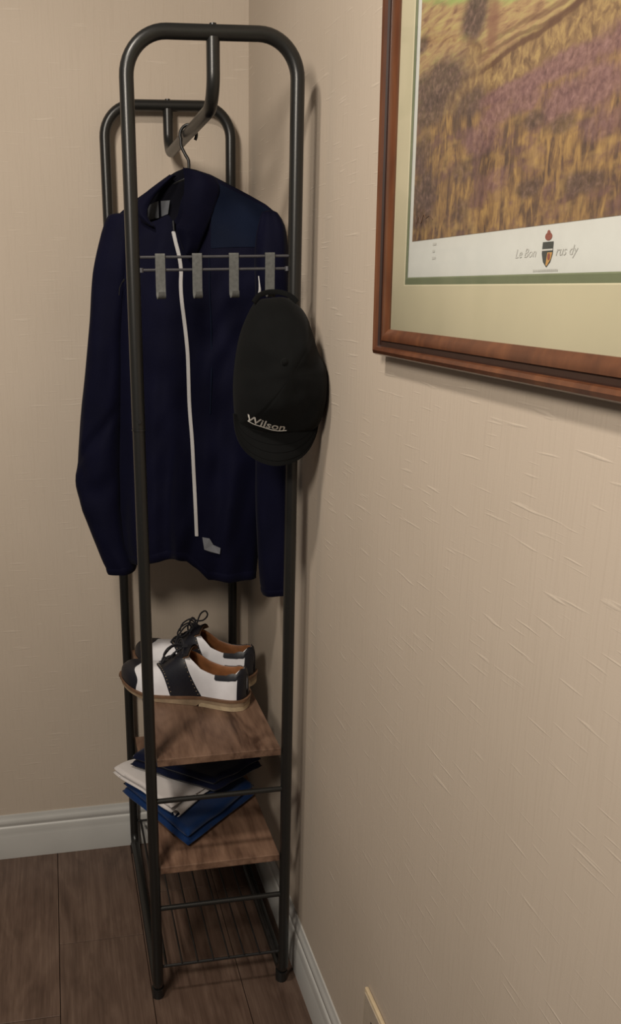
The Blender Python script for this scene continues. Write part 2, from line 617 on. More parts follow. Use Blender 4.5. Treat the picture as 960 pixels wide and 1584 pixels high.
NA, NV = 72, 84
def torso(side):
    rows = []
    top = FRT if side == 0 else SHO
    hem = HEMF if side == 0 else HEMB
    for i in range(NV + 1):
        r = []
        for j in range(NA + 1):
            a = j / NA
            xt = 168 + 273 * a
            y0 = interp(top, xt)
            y1 = interp(hem, xt)
            r.append(torso_pt(a, y0 + (y1 - y0) * (i / NV), side, xt))
        rows.append(r)
    return rows
fr_rows = torso(0)
bk_rows = torso(1)
body = MB().grid(fr_rows).build('jacket_body', M['navy'], jk, angle=80)
back = MB().grid(bk_rows).build('jacket_back', M['lining'], jk, angle=80)
bm_front = MB().grid(fr_rows)
BV = BVHTree.FromPolygons([tuple(v) for v in bm_front.v], bm_front.f)
BMB = MB().grid(bk_rows)
BVB = BVHTree.FromPolygons([tuple(v) for v in BMB.v], BMB.f)
def on_front(px, py, off=0.0, bv=None):
    r = ray(px, py).normalized()
    h = (bv or BV).ray_cast(CPOS, r)
    if h[0] is None:
        return at_plane(px, py, P0 + PN * 0.04, PN)
    return h[0] - r * off

# sleeves
def sleeve(name, rows_px, off, dscale, seedv, elbow):
    m = MB()
    rows = []
    ys = [r[0] for r in rows_px]
    Lp = [(r[0], r[1]) for r in rows_px]
    Rp = [(r[0], r[2]) for r in rows_px]
    n = 60
    seg = 36
    for i in range(n + 1):
        t = i / n
        y = ys[0] + (ys[-1] - ys[0]) * t
        xl, xr = sint(Lp, y), sint(Rp, y)
        pl = at_plane(xl, y, P0 + PN * off, PN)
        pr = at_plane(xr, y, P0 + PN * off, PN)
        c = (pl + pr) / 2
        u = (pr - pl) / 2
        rw = u.length
        u.normalize()
        rd = dscale * min(rw, 0.034) * (0.55 + 0.45 * smooth01(t * 6))
        ring = []
        for k in range(seg):
            q = 2 * math.pi * k / seg
            cs, sn = math.cos(q), math.sin(q)
            f = 0.0
            g = math.exp(-((y - elbow) / 70.0) ** 2)
            f += 0.010 * g * noise.noise(Vector((cs * 1.4, sn * 1.4, y * 0.03 + seedv)))
            f += 0.006 * noise.noise(Vector((cs * 1.6, sn * 1.6, y * 0.012 + seedv * 2)))
            # a diagonal crease across the elbow
            cr_ = (y - elbow + 60 + 46 * cs) / 9.0
            f -= 0.0105 * math.exp(-cr_ * cr_) * max(0.0, sn)
            sx = math.copysign(abs(cs) ** 0.85, cs)
            sy = math.copysign(abs(sn) ** 0.85, sn)
            p = c + u * ((rw + 0.25 * f) * sx) + PN * ((rd + f) * sy)
            p.x = min(p.x, -0.0035)
            ring.append(p)
        rows.append(ring)
    c0 = sum(rows[0], Vector()) / seg
    capr = [[c0 + (p - c0) * k + Vector((0, 0, h)) for p in rows[0]] for k, h in ((0.02, 0.005), (0.5, 0.0042), (0.85, 0.002))]
    rows = capr + rows
    m.grid(rows, True)
    o = m.build(name, M['navy'], jk, angle=80)
    # gathered cuff band at the end
    last = rows[-1]
    c = sum(last, Vector()) / seg
    m2 = MB()
    rr = []
    for s, dz in ((1.0, 0.006), (1.04, 0.001), (1.0, -0.006), (0.93, -0.011), (0.86, -0.012), (0.82, -0.006)):
        rr.append([Vector((min((c + (p - c) * s).x, -0.003), (c + (p - c) * s).y, p.z + dz)) for p in last])
    m2.grid(rr, True).build('cuff', M['navy'], o)
    return rows
SLL = [(334, 168, 204), (345, 163, 206), (362, 158, 207), (420, 148, 203), (500, 141, 196), (560, 136, 192), (650, 127, 189), (715, 121, 187), (745, 119.5, 187), (765, 124, 187), (790, 132, 188), (840, 152, 196), (866, 163, 206), (876, 168, 209)]
SLR = [(330, 404, 430), (345, 400, 439), (370, 396, 444), (420, 394, 447), (500, 396, 450), (600, 396, 455), (700, 396, 459), (760, 396, 461), (830, 398, 461), (870, 400, 459), (895, 402, 456), (907, 404, 453)]
sleeve('sleeve', SLL, 0.012, 1.15, 1.0, 735)
sleeve('sleeve', SLR, 0.030, 1.10, 5.0, 640)

# hem band
hb_ = []
rowsb = []
for j in range(NA + 1):
    a = j / NA
    xt = 168 + 273 * a
    y1 = interp(HEMF, xt)
    q = [torso_pt(a, y1 - 13, 0, xt) + PN * 0.0006, torso_pt(a, y1 - 10, 0, xt) + PN * 0.0022,
         torso_pt(a, y1 - 2, 0, xt) + PN * 0.0025, torso_pt(a, y1 + 1, 0, xt) - PN * 0.001]
    rowsb.append(q)
MB().grid(rowsb).build('hem_band', M['navy'], jk, angle=80)

# collar: back stand, tall right flap, narrow left flap
def sheet(left, right, n, bulge, base_off, bv=None, curl=0.0):
    lp = cr([Vector((p[0], p[1], 0)) for p in left], 6)
    rp = cr([Vector((p[0], p[1], 0)) for p in right], 6)
    k = 30
    rows = []
    for i in range(k + 1):
        l = lp[int(i * (len(lp) - 1) / k)]
        r = rp[int(i * (len(rp) - 1) / k)]
        row = []
        for j in range(n + 1):
            s = j / n
            q = l + (r - l) * s
            off = base_off(i / k, s) + bulge * math.sin(math.pi * s) + 0.002 * noise.noise(Vector((s * 3, i * 0.13, 2.2)))
            row.append(at_plane(q.x, q.y, P0 + PN * off, PN))
        rows.append(row)
    return rows
def thick(rows, t):
    m = MB()
    m.grid(rows)
    back_ = [[p - PN * t for p in r] for r in rows]
    m.grid(back_)
    e = [r[0] for r in rows], [r[0] for r in back_]
    m.grid([[a, b] for a, b in zip(*e)])
    e = [r[-1] for r in rows], [r[-1] for r in back_]
    m.grid([[a, b] for a, b in zip(*e)])
    m.grid([rows[0], back_[0]])
    m.grid([rows[-1], back_[-1]])
    return m
col_r = sheet([(283, 259), (285, 280), (284, 305), (283, 328), (277, 344), (272, 352), (277, 368), (282, 385)],
              [(331, 273), (339, 290), (334, 312), (326, 335), (318, 355), (311, 372), (305, 388), (296, 400)], 14, 0.012,
              lambda v, s: 0.018 + 0.050 * smooth01(v * 1.4) - 0.012 * s)
thick(col_r, 0.004).build('collar', M['navy'], jk, angle=60)
col_l = sheet([(262, 270), (244, 283), (226, 297), (211, 312), (210, 328), (220, 342), (234, 351)],
              [(272, 272), (256, 286), (240, 302), (230, 318), (227, 331), (231, 341), (238, 349)], 10, 0.006,
              lambda v, s: 0.006 + 0.038 * smooth01(v * 1.3))
thick(col_l, 0.003).build('collar', M['navy'], jk, angle=60)
# hanger loop and the paler panels inside the neck
for (x0, y0, x1, y1, x2, y2, x3, y3) in ((229, 318, 245, 311, 246, 337, 229, 341), (249, 311, 263, 310, 260, 331, 250, 335)):
    q = [on_front(px, py, 0.004, BVB) for px, py in ((x0, y0), (x1, y1), (x2, y2), (x3, y3))]
    m = MB().add(q + [p + PN * 0.0015 for p in q], [(0,1,2,3), (4,5,6,7), (0,1,5,4), (1,2,6,5), (2,3,7,6), (3,0,4,7)])
    o = m.build('neck_label', M['grey_label'], jk, smooth=False)
# zip, from the neck to the hem
zp = [on_front(px, py, 0.001) for px, py in [(Vector((a, b, 0)).x, b) for a, b in
      [tuple(v)[:2] for v in cr([(268, 358, 0), (272, 376, 0), (277, 396, 0), (280, 418, 0), (279.5, 440, 0), (281, 465, 0), (286, 505, 0), (290, 545, 0),
       (291.5, 585, 0), (293, 630, 0), (297, 680, 0), (299.5, 730, 0), (302, 780, 0), (304, 829, 0)], 5)]]]
zp = [zp[0]] + [(zp[i-1] + zp[i] * 2 + zp[i+1]) / 4 for i in range(1, len(zp) - 1)] + [zp[-1]]
zo = MB().tube(zp, 0.0037, 10, flat=(PN, 0.55)).build('zip', M['zip'], jk)
zo['label'] = 'white front zip'
p = on_front(268, 347, 0.008)
MB().tube([p + Vector((0, 0, 0.006)), p + Vector((0.001, 0, -0.010))], 0.0022, 8).build('zip_pull', M['screw'], jk)
# chest pocket zip pulls
for pts in (((400, 427), (401, 436), (402, 447), (401, 457)), ((193, 432), (188, 438), (185, 446), (184, 457))):
    pl = [at_plane(a, b, P0 + PN * 0.062, PN) if a > 300 else at_plane(a, b, P0 + PN * 0.055, PN) for a, b in pts]
    o = MB().tube(pl, [0.0012, 0.0014, 0.0026, 0.003] if pts[0][0] > 300 else [0.0022, 0.0010, 0.0012, 0.0008], 8).build('pocket_pull', M['zip'] if pts[0][0] > 300 else M['screw'], jk)
# princess seam right of the zip
sm = [on_front(a, b, 0.0008) for a, b in [(323, 392), (324, 420), (324, 450), (326, 490), (327, 530), (327, 580), (325, 640)]]
MB().tube(cr(sm, 4), 0.0013, 6).build('seam', M['navy_yoke'], jk)
# pale turned-out facing at the hem
fc = [on_front(a, b, 0.004) for a, b in ((313, 831), (324, 833), (330, 843), (341, 848), (340, 857), (326, 854), (316, 850))]
o = MB().add(fc + [p + PN * 0.0012 for p in fc], [tuple(range(7)), tuple(range(7, 14))] + [(i, (i+1) % 7, 7 + (i+1) % 7, 7 + i) for i in range(7)]).build('hem_facing', M['grey_label'], jk, smooth=False)
o['label'] = 'pale grey turned-out facing at the hem'
# lighter-blue yoke on the right shoulder
yk = []
for i in range(13):
    r = []
    for j in range(13):
        xx = 326 + (432 - 326) * j / 12
        yt = interp(FRT, xx) + 5
        yb = 384 - 2 * math.sin(j / 12 * 3)
        yy = yt + (yb - yt) * i / 12
        r.append(on_front(min(xx, 436), yy, 0.0012))
    yk.append(r)
MB().grid(yk).build('shoulder_yoke', M['navy_yoke'], jk, angle=80)

# ------------------------------------------------------------------ black cap hanging on the last hook
M['cap'] = cloth('black_cotton_twill', (0.0052, 0.0054, 0.0055), 800, 0.9, 0.03, 0.15, 0.25, 0.35)
M['cap_in'] = cloth('black_cap_inside', (0.006, 0.006, 0.006), 800, 0.95, 0.0)
M['thread'] = plain('white_embroidery', (0.60, 0.58, 0.54), 0.7, noise_amt=0.2, nscale=1500)
YC = -0.590
cap = thing('baseball_cap', 'black baseball cap with white lettering hanging brim-down from the hook rail', 'cap', (-0.09, YC, 1.30))
crown_px = [(396, 466), (418, 461), (443, 461), (468, 480), (481, 512), (489, 540), (502, 572), (503, 612), (494, 650), (476, 668), (428, 673), (384, 664), (365, 650), (360, 605), (363, 560), (370, 520), (382, 488)]
oc = cr([at_y(a, b, YC) for a, b in crown_px], 6, True)
cc = at_y(430, 575, YC)
NO = len(oc)
def dome(r, p, ang):
    """crown depth towards the room at radius r"""
    d = 0.082 * (1 - r ** 2.3) ** 0.62 if r < 1 else 0.0
    # six panel seams
    d -= 0.0016 * math.exp(-((math.sin(ang * 3 + 0.3)) / 0.10) ** 2) * min(1, r * 2)
    q = p - cc
    # the crown leans: fuller low down, sinking to the hook above
    d *= 1.0 - 1.6 * max(0.0, q.z) 
    d += 0.012 * noise.noise(Vector((q.x * 17, q.z * 17, 4.0))) * (1 - r ** 4)
    d += 0.005 * noise.noise(Vector((q.x * 40, q.z * 40, 8.0))) * (1 - r ** 4)
    return d
NR_ = 26
rows = []
for i in range(NR_ + 1):
    r = math.sin(i / NR_ * math.pi / 2)
    ring = []
    for k in range(NO):
        p = cc + (oc[k] - cc) * r
        ang = math.atan2(oc[k].z - cc.z, oc[k].x - cc.x)
        q = p + Vector((0, -dome(min(r, 0.9999), p, ang), 0))
        q.x = min(q.x, -0.0045)
        ring.append(q)
    rows.append(ring)
m = MB().grid(rows, True)
crown = m.build('crown', M['cap'], cap, angle=80)
CB = BVHTree.FromPolygons([tuple(v) for v in m.v], m.f)
# sweatband: the turned-in edge at the back of the crown
rr = []
for s, dy in ((1.0, 0.0), (0.985, 0.006), (0.95, 0.008), (0.90, 0.004)):
    rr.append([Vector((min((cc + (p - cc) * s).x, -0.004), p.y + dy, (cc + (p - cc) * s).z)) for p in oc])
MB().grid(rr, True).build('sweatband', M['cap_in'], cap)
# brim: a curved visor below the front panel
brim_px = [(361, 640), (364, 668), (374, 692), (394, 711), (425, 721), (457, 714), (478, 696), (490, 670), (494, 645)]
be = cr([Vector((a, b, 0)) for a, b in brim_px], 5)
join = cr([Vector((a, b, 0)) for a, b in [(366, 640), (372, 655), (386, 663), (404, 668), (426, 671), (450, 670), (468, 665), (482, 655), (490, 642)]], 5)
top, bot = [], []
rws = []
for i in range(13):
    t = i / 12
    row = []
    for a, b in zip(join, be):
        q = a + (b - a) * t
        e = (q.x - 428) / 66.0
        y = YC - 0.030 + 0.020 * e * e - 0.022 * math.sin(t * 1.4) * (1 - e * e)
        p = at_y(q.x, q.y, y)
        p.x = min(p.x, -0.005)
        row.append(p)
    rws.append(row)
nb = len(rws[0])
bk2 = [[p + Vector((0, 0.004, 0)) for p in r] for r in rws]
m = MB().grid(rws).grid(bk2).grid([rws[-1], bk2[-1]]).grid([rws[0], bk2[0]])
m.grid([[r[0], s[0]] for r, s in zip(rws, bk2)]).grid([[r[-1], s[-1]] for r, s in zip(rws, bk2)])
brim = m.build('brim', M['cap'], cap, angle=60)
for t in (0.35, 0.6, 0.85):
    i = int(t * 12)
    MB().tube([p + Vector((0, -0.0004, 0)) for p in rws[i]], 0.0006, 5).build('stitch_row', M['cap_in'], brim)
# button on the crown and strap over the hook
def on_cap(px, py, off):
    r = ray(px, py).normalized()
    h = CB.ray_cast(CPOS, r)
    return (h[0] if h[0] is not None else at_y(px, py, YC - 0.03)) - r * off
bp = on_cap(440, 560, 0.0)
MB().grid([[bp + Vector((0.006 * s * math.cos(q), -h, 0.006 * s * math.sin(q))) for q in [2*math.pi*k/14 for k in range(14)]]
           for s, h in ((1.0, -0.002), (0.95, 0.002), (0.6, 0.004), (0.02, 0.0046))], True).build('button', M['cap'], cap)
st = cr([(-0.124, -0.600, 1.398), (-0.114, -0.594, 1.408), (-0.100, -0.586, 1.4125), (-0.0885, -0.584, 1.4135), (-0.076, -0.586, 1.4125), (-0.062, -0.594, 1.407), (-0.052, -0.600, 1.397)], 5)
MB().tube(st, 0.0042, 8, flat=((0, 1, 0), 0.3)).build('strap', M['cap'], cap)
# lettering with a curved underline, sewn on the front panel
vs, fs = text_mesh('Wilson', 1.0, 0.25, 0.012, 1.02)
xa, xb = min(v.x for v in vs), max(v.x for v in vs)
out = []
for v in vs:
    u = (v.x - xa) / (xb - xa)
    bx = 382.5 + 58 * u
    by = 654 + 12.5 * math.sin(u * math.pi * 0.5) ** 0.9 - 7 * (1 - u) * 0.5
    q = on_cap(bx + v.y * 0.5, by - v.y * 14.5, 0.0012)
    out.append(q)
m = MB().add(out, fs)
lt = m.build('lettering', M['thread'], cap, smooth=False)
lt['label'] = 'white embroidered lettering'
ul = [on_cap(a, b, 0.0008) for a, b in [tuple(v)[:2] for v in cr([(383, 651, 0), (392, 656, 0), (404, 660, 0), (418, 664.5, 0), (430, 666.5, 0), (443, 666, 0)], 5)]]
MB().tube(ul, 0.0006, 6).build('underline', M['thread'], cap)

# ------------------------------------------------------------------ golf shoes
M['white_leather'] = plain('white_leather', (0.68, 0.67, 0.70), 0.42, noise_amt=0.05, nscale=40, bump=0.06, bscale=700)
M['navy_leather'] = plain('navy_leather', (0.0060, 0.0065, 0.0115), 0.42, noise_amt=0.2, nscale=300, bump=0.12, bscale=600)
M['tan_lining'] = plain('tan_leather_lining', (0.26, 0.105, 0.040), 0.55, noise_amt=0.2, nscale=50)
M['welt'] = plain('brown_welt', (0.14, 0.075, 0.042), 0.55, noise_amt=0.2, nscale=80)
M['cream_sole'] = plain('cream_sole', (0.40, 0.31, 0.20), 0.6, noise_amt=0.15, nscale=60)
M['mid_sole'] = plain('brown_cream_midsole', (0.25, 0.18, 0.115), 0.6, noise_amt=0.15, nscale=60)
M['lace'] = plain('dark_lace', (0.010, 0.010, 0.014), 0.8)
SL = 0.298
WID = [(0.0, 0.004), (0.012, 0.017), (0.04, 0.0265), (0.10, 0.0325), (0.22, 0.034), (0.38, 0.0345), (0.52, 0.040), (0.66, 0.0465), (0.76, 0.0470), (0.86, 0.0410), (0.93, 0.0310), (0.975, 0.0190), (0.993, 0.009), (1.0, 0.002)]
HGT = [(0.0, 0.052), (0.02, 0.064), (0.08, 0.070), (0.18, 0.066), (0.30, 0.070), (0.40, 0.084), (0.46, 0.090), (0.52, 0.083), (0.62, 0.066), (0.72, 0.053), (0.82, 0.045), (0.90, 0.039), (0.96, 0.030), (0.99, 0.018), (1.0, 0.010)]
OPN = [(0.0, 0.0), (0.022, 0.0), (0.05, 0.020), (0.12, 0.0255), (0.22, 0.026), (0.32, 0.024), (0.40, 0.018), (0.445, 0.010), (0.475, 0.0), (1.0, 0.0)]
def bend(s):
    return 0.010 * math.sin(max(0, s - 0.3) / 0.7 * math.pi) * 0.5     # slight inward curve
def spring(s):
    return 0.020 * max(0.0, (s - 0.66) / 0.34) ** 1.8
SOLE_T = [(0.0, 0.026), (0.27, 0.025), (0.33, 0.016), (0.7, 0.014), (1.0, 0.011)]
def sole_top(s):
    return spring(s) + interp([(0.0, 0.026), (0.3, 0.024), (0.5, 0.018), (0.7, 0.0145), (1.0, 0.012)], s)
def upper(s, f, side, off=0.0):
    """point on the shoe upper: s heel->toe, f bottom->rim or centre, side +-1"""
    w = sint(WID, s)
    h = sint(HGT, s)
    o = max(0.0, interp(OPN, s))
    pw = 0.62
    if o > 0 and o < w * 0.98:
        c = (o / w) ** (1 / pw)
        pm = math.acos(min(1, c))
    elif o >= w * 0.98:
        pm = 0.3
    else:
        pm = math.pi / 2
    ph = f * pm
    y = w * math.cos(ph) ** pw if ph < math.pi / 2 - 1e-6 else 0.0
    z = h * (math.sin(ph) ** 0.9 if ph > 0 else 0.0)
    n = Vector((0, (y / max(w, 1e-4)) * side, z / max(h, 1e-4))).normalized() if (y or z) else Vector((0, side, 0))
    if s > 0.93:
        n += Vector((1.2 * (s - 0.93) / 0.07, 0, 0))
        n.normalize()
    if s < 0.06:
        n += Vector((-1.2 * (0.06 - s) / 0.06, 0, 0))
        n.normalize()
    return Vector((s * SL, y * side + bend(s), sole_top(s) - 0.002 + z)) + n * off

def shoe(label, heel, toe, z, mirror, standing=False):
    root = thing('golf_shoe', label, 'shoe', (heel.x, heel.y, z), 'two-tone golf shoes on the upper shelf')
    d = (toe - heel)
    ang = math.atan2(d.y, d.x)
    root.rotation_euler = (0, 0, ang)
    T = parent_world(root) @ Matrix.Diagonal((1, mirror, 1, 1))
    def put(mb, name, mat, parent=root, **kw):
        mb.v = [T @ p for p in mb.v]
        return mb.build(name, mat, parent, **kw)
    svals = [0.0, 0.006, 0.014, 0.024] + [0.04 + 0.02 * i for i in range(46)] + [0.955, 0.968, 0.98, 0.988, 0.994, 1.0]
    m = MB()
    for side in (1, -1):
        m.grid([[upper(s, f / 14, side) for f in range(15)] for s in svals])
    up = put(m, 'upper', M['white_leather'], angle=60)
    # inside lining and footbed
    m = MB()
    for side in (1, -1):
        rows = []
        for s in [0.026 + 0.0152 * i for i in range(30)]:
            rows.append([upper(s, 1.0, side, -0.0004),
                         upper(s, 0.98, side, -0.004), upper(s, 0.7, side, -0.005), upper(s, 0.3, side, -0.005), upper(s, 0.05, side, -0.005)])
        m.grid(rows)
    put(m, 'lining', M['tan_lining'], angle=60)
    rows = []
    for s in [0.03 + 0.03 * i for i in range(18)]:
        w = sint(WID, s) - 0.005
        rows.append([Vector((s * SL, bend(s) + w * t, sole_top(s) + 0.012)) for t in (-1, -0.5, 0, 0.5, 1)])
    put(MB().grid(rows), 'insole', M['tan_lining'])
    # leather overlays: toe cap, saddle, heel counter
    def overlay(name, s0f, s1f, f0, f1, mat, sides=(1, -1), n=12, k=12, off=0.0016):
        m = MB()
        for side in sides:
            g = []
            for i in range(k + 1):
                f = f0 + (f1 - f0) * i / k
                a, b = s0f(f), s1f(f)
                g.append([upper(a + (b - a) * j / n, f, side, off) for j in range(n + 1)])
            m.grid(g)
            gi = [[upper(s0f(f0 + (f1-f0)*i/k) + (s1f(f0 + (f1-f0)*i/k) - s0f(f0 + (f1-f0)*i/k)) * e, f0 + (f1-f0)*i/k, side, oo) for oo in (off, 0.0)]
                  for e in (0, 1) for i in range(k + 1)]
            m.grid(gi[:k+1]); m.grid(gi[k+1:])
            m.grid([[upper(s0f(f1) + (s1f(f1) - s0f(f1)) * j / n, f1, side, oo) for oo in (off, 0.0)] for j in range(n + 1)])
        return put(m, name, mat, up, angle=50)
    overlay('toe_cap', lambda f: 0.845 - 0.05 * math.cos(f * math.pi / 2) ** 2 + 0.012 * math.cos(f * 9), lambda f: 0.999, 0.0, 1.0, M['navy_leather'], n=16)
    sd = overlay('saddle', lambda f: 0.30 + 0.19 * f ** 1.1, lambda f: 0.53 + 0.17 * f ** 0.9 - 0.02 * math.sin(f * 3.1), 0.0, 0.985, M['navy_leather'])
    overlay('heel_counter', lambda f: 0.0, lambda f: 0.042 + 0.165 * smooth01((f - 0.62) / 0.12), 0.0, 1.0, M['navy_leather'], n=12, k=18)
    # pale pinked stitching along the saddle's edges
    for e in (0, 1):
        for side in (1, -1):
            for i in range(1, 13):
                f = i / 13.5
                s = (0.315 + 0.19 * f ** 1.1) if e == 0 else (0.515 + 0.17 * f ** 0.9 - 0.02 * math.sin(f * 3.1))
                if i == 1:
                    dm = MB()
                c = upper(s, f, side, 0.0020)
                dm.add([c + Vector((0.0012, 0, 0)), c + Vector((0, 0, 0.0012)), c - Vector((0.0012, 0, 0)), c - Vector((0, 0, 0.0012))], [(0, 1, 2, 3)])
            o = put(dm, 'brogue_holes', M['cream_sole'], sd, smooth=False)
            o['kind'] = 'stuff'
    # tongue, standing in front of the opening
    rows = []
    for i in range(13):
        t = i / 12
        s = 0.60 - 0.20 * t
        row = []
        for j in range(9):
            e = j / 4 - 1
            w = 0.016 + 0.010 * t
            top_ = interp([(0.0, 0.072), (0.3, 0.093), (0.6, 0.112), (1.0, 0.124)], t)
            row.append(Vector((s * SL + 0.004, bend(s) + e * w, top_ - 0.014 * e * e)))
        rows.append(row)
    lo = [[p + Vector((-0.002, 0, -0.003)) for p in r] for r in rows]
    m = MB().grid(rows)
    put(m, 'tongue', M['navy_leather'], root, angle=60)
    put(MB().grid(lo), 'tongue_lining', M['welt'], root, angle=60)
    # laces: crossing rows and a tied bow
    lm = MB()
    for i in range(5):
        s = 0.65 - 0.042 * i
        pts = []
        for j in range(9):
            e = j / 4 - 1
            hz = sint(HGT, s) + sole_top(s)
            pts.append(Vector((s * SL + 0.006 * e * (1 if i % 2 else -1), bend(s) + e * 0.019, hz + 0.0045 + (0.004 if s < 0.55 else 0) - 0.009 * e * e)))
        lm.tube(pts, 0.0023, 7)
    kx, kz = 0.475 * SL, 0.0905 + sole_top(0.475) + 0.008
    def loop(pts):
        lm.tube(cr([Vector((kx + a, bend(0.475) + b, kz + c)) for a, b, c in pts], 5), 0.0019, 7)
    loop([(0, 0, 0), (0.012, 0.014, 0.010), (0.026, 0.028, 0.004), (0.034, 0.034, -0.012), (0.026, 0.028, -0.018), (0.012, 0.014, -0.006), (0, 0, 0)])
    loop([(0, 0, 0), (0.012, -0.014, 0.010), (0.026, -0.028, 0.002), (0.032, -0.034, -0.014), (0.022, -0.026, -0.020), (0.010, -0.012, -0.006), (0, 0, 0)])
    loop([(0, 0, 0), (0.020, 0.016, 0.004), (0.036, 0.030, -0.016), (0.040, 0.038, -0.034)])
    loop([(0, 0, 0), (0.016, -0.018, 0.004), (0.030, -0.032, -0.016), (0.036, -0.040, -0.036)])
    if standing:
        loop([(0, 0, 0), (-0.004, 0.004, 0.018), (-0.010, 0.006, 0.030), (-0.020, 0.006, 0.036), (-0.026, 0.004, 0.028), (-0.018, 0.002, 0.016), (-0.004, 0.0, 0.012), (0.012, -0.004, 0.016), (0.030, -0.010, 0.004), (0.036, -0.014, -0.014)])
    lm.tube([Vector((kx - 0.004, bend(0.475) - 0.004, kz)), Vector((kx + 0.006, bend(0.475) + 0.004, kz + 0.001))], 0.0048, 8)
    put(lm, 'laces', M['lace'], root)
    # welt and sole
    def outline(s, ex, side):
        w = sint(WID, s) + ex * (1 if 0.01 < s < 0.99 else 0.8)
        return Vector((s * SL + (ex if s > 0.985 else (-ex if s < 0.015 else 0)), bend(s) + side * w, 0))
    def slab(name, s_from, s_to, zlo, zhi, ex, mat):
        ss = [s for s in svals if s_from <= s <= s_to]
        loop_ = [outline(s, ex, 1) for s in ss] + [outline(s, ex, -1) for s in reversed(ss)]
        sv = ss + ss[::-1]
        r0 = [p + Vector((0, 0, zlo(s))) for p, s in zip(loop_, sv)]
        r1 = [p + Vector((0, 0, zhi(s))) for p, s in zip(loop_, sv)]
        m = MB().grid([r0, r1], True)
        n = len(ss)
        for r in (r0, r1):
            m.grid([r[:n], r[n:][::-1]])
        return put(m, name, mat, root, angle=50)
    slab('welt', 0.0, 1.0, lambda s: sole_top(s) - 0.0055, lambda s: sole_top(s), 0.0052, M['welt'])
    slab('outsole', 0.0, 1.0, lambda s: spring(s) + interp([(0, 0.010), (0.30, 0.010), (0.34, 0.0), (1, 0.0)], s) + 0.0008, lambda s: sole_top(s) - 0.0052, 0.0036, M['mid_sole'])
    slab('heel', 0.0, 0.32, lambda s: 0.0006, lambda s: 0.0105, 0.0030, M['cream_sole'])
    return root

ZSH = 0.56696
shoe('navy and white golf shoe nearest the front of the upper wooden shelf', Vector((-0.086, -0.380)), Vector((-0.338, -0.212)), ZSH, 1)
shoe('navy and white golf shoe with a standing lace loop, behind its pair', Vector((-0.046, -0.270)), Vector((-0.297, -0.100)), ZSH, -1, True)

# ------------------------------------------------------------------ folded clothes on the lower shelf
M['royal'] = cloth('royal_blue_jersey', (0.0045, 0.021, 0.080), 900, 0.85, 0.2, 0.15, 0.3, 0.5)
M['pale'] = cloth('pale_grey_jersey', (0.52, 0.49, 0.48), 900, 0.85, 0.2, 0.06, 0.25, 0.4)
M['darknavy'] = cloth('dark_navy_knit', (0.004, 0.006, 0.020), 900, 0.85, 0.15, 0.15, 0.3, 0.5)
def folded(name, label, mat, corners, z0, layers, seedv, droop=None, th=0.014):
    """folded garment: layers of soft slabs with rolled edges; corners in order"""
    c = [Vector((a, b, 0)) for a, b in corners]
    cen = sum(c, Vector()) / 4
    root = thing(name, label, 'clothes', (cen.x, cen.y, z0))
    for L in range(layers):
        sc = 1.0 - 0.012 * L + 0.01 * math.sin(L * 2.1 + seedv)
        base = z0 + th * L
        n = 34
        m = MB()
        def pt(u, v, s):
            # superellipse edge roll
            eu, ev = abs(2*u - 1), abs(2*v - 1)
            e = max(eu, ev)
            rnd = (1 - max(0.0, (e - 0.90) / 0.10) ** 2) ** 0.5 if e > 0.90 else 1.0
            p = (c[0] * (1-u) + c[1] * u) * (1-v) + (c[3] * (1-u) + c[2] * u) * v
            p = cen + (p - cen) * sc
            wob = noise.noise(Vector((u * 3.1, v * 3.1, seedv + L)))
            p = p + Vector((0.006 * noise.noise(Vector((v * 3, L + seedv, 1))), 0.006 * noise.noise(Vector((u * 3, L + seedv, 5))), 0))
            mid = base + th * 0.5 + 0.0015
            z = mid + s * th * 0.5 * rnd + (0.004 * wob if s > 0 or L else 0.0)
            if droop:
                z += droop(p, z)
            return Vector((p.x, p.y, z))
        top_ = [[pt(i / n, j / n, 1) for i in range(n + 1)] for j in range(n + 1)]
        bot_ = [[pt(i / n, j / n, -1) for i in range(n + 1)] for j in range(n + 1)]
        m.grid(top_).grid(bot_)
        m.grid([top_[0], bot_[0]]).grid([top_[-1], bot_[-1]])
        m.grid([[r[0], s[0]] for r, s in zip(top_, bot_)]).grid([[r[-1], s[-1]] for r, s in zip(top_, bot_)])
        m.build('folded_layer', mat, root, angle=80)
    return root
Z2 = 0.3268
folded('folded_shirt', 'royal blue folded shirt, lowest of the stack on the lower shelf', M['royal'],
       [(-0.237, -0.514), (-0.062, -0.355), (-0.160, -0.130), (-0.352, -0.288)], Z2, 2, 1.0, th=0.019)
folded('folded_shirt', 'pale grey folded shirt lying between the blue and dark navy garments', M['pale'],
       [(-0.262, -0.452), (-0.165, -0.380), (-0.235, -0.185), (-0.372, -0.268)], Z2 + 0.042, 2, 4.0, th=0.011)
pale_shirt = [o for o in bpy.data.objects if o.get('label', '').startswith('pale grey folded')][0]
rw_ = []
ax0, ax1 = Vector((-0.252, -0.458, Z2 + 0.0505)), Vector((-0.205, -0.405, Z2 + 0.0515))
dd = (ax1 - ax0).normalized()
e1 = Vector((0, 0, 1)).cross(dd).normalized()
for i in range(9):
    t = i / 8
    p_ = ax0 + (ax1 - ax0) * t
    rw_.append([p_ + e1 * (0.0085 * math.cos(q) * (1 + 0.3 * t)) + Vector((0, 0, 0.0075 * math.sin(q))) for q in [math.radians(-60 + 17 * k) for k in range(20)]])
MB().grid(rw_).build('rolled_edge', M['pale'], pale_shirt)
folded('folded_trousers', 'dark navy folded garment on top of the stack under the upper shelf', M['darknavy'],
       [(-0.166, -0.428), (-0.046, -0.352), (-0.130, -0.095), (-0.332, -0.290)], Z2 + 0.068, 2, 7.0, th=0.0170)

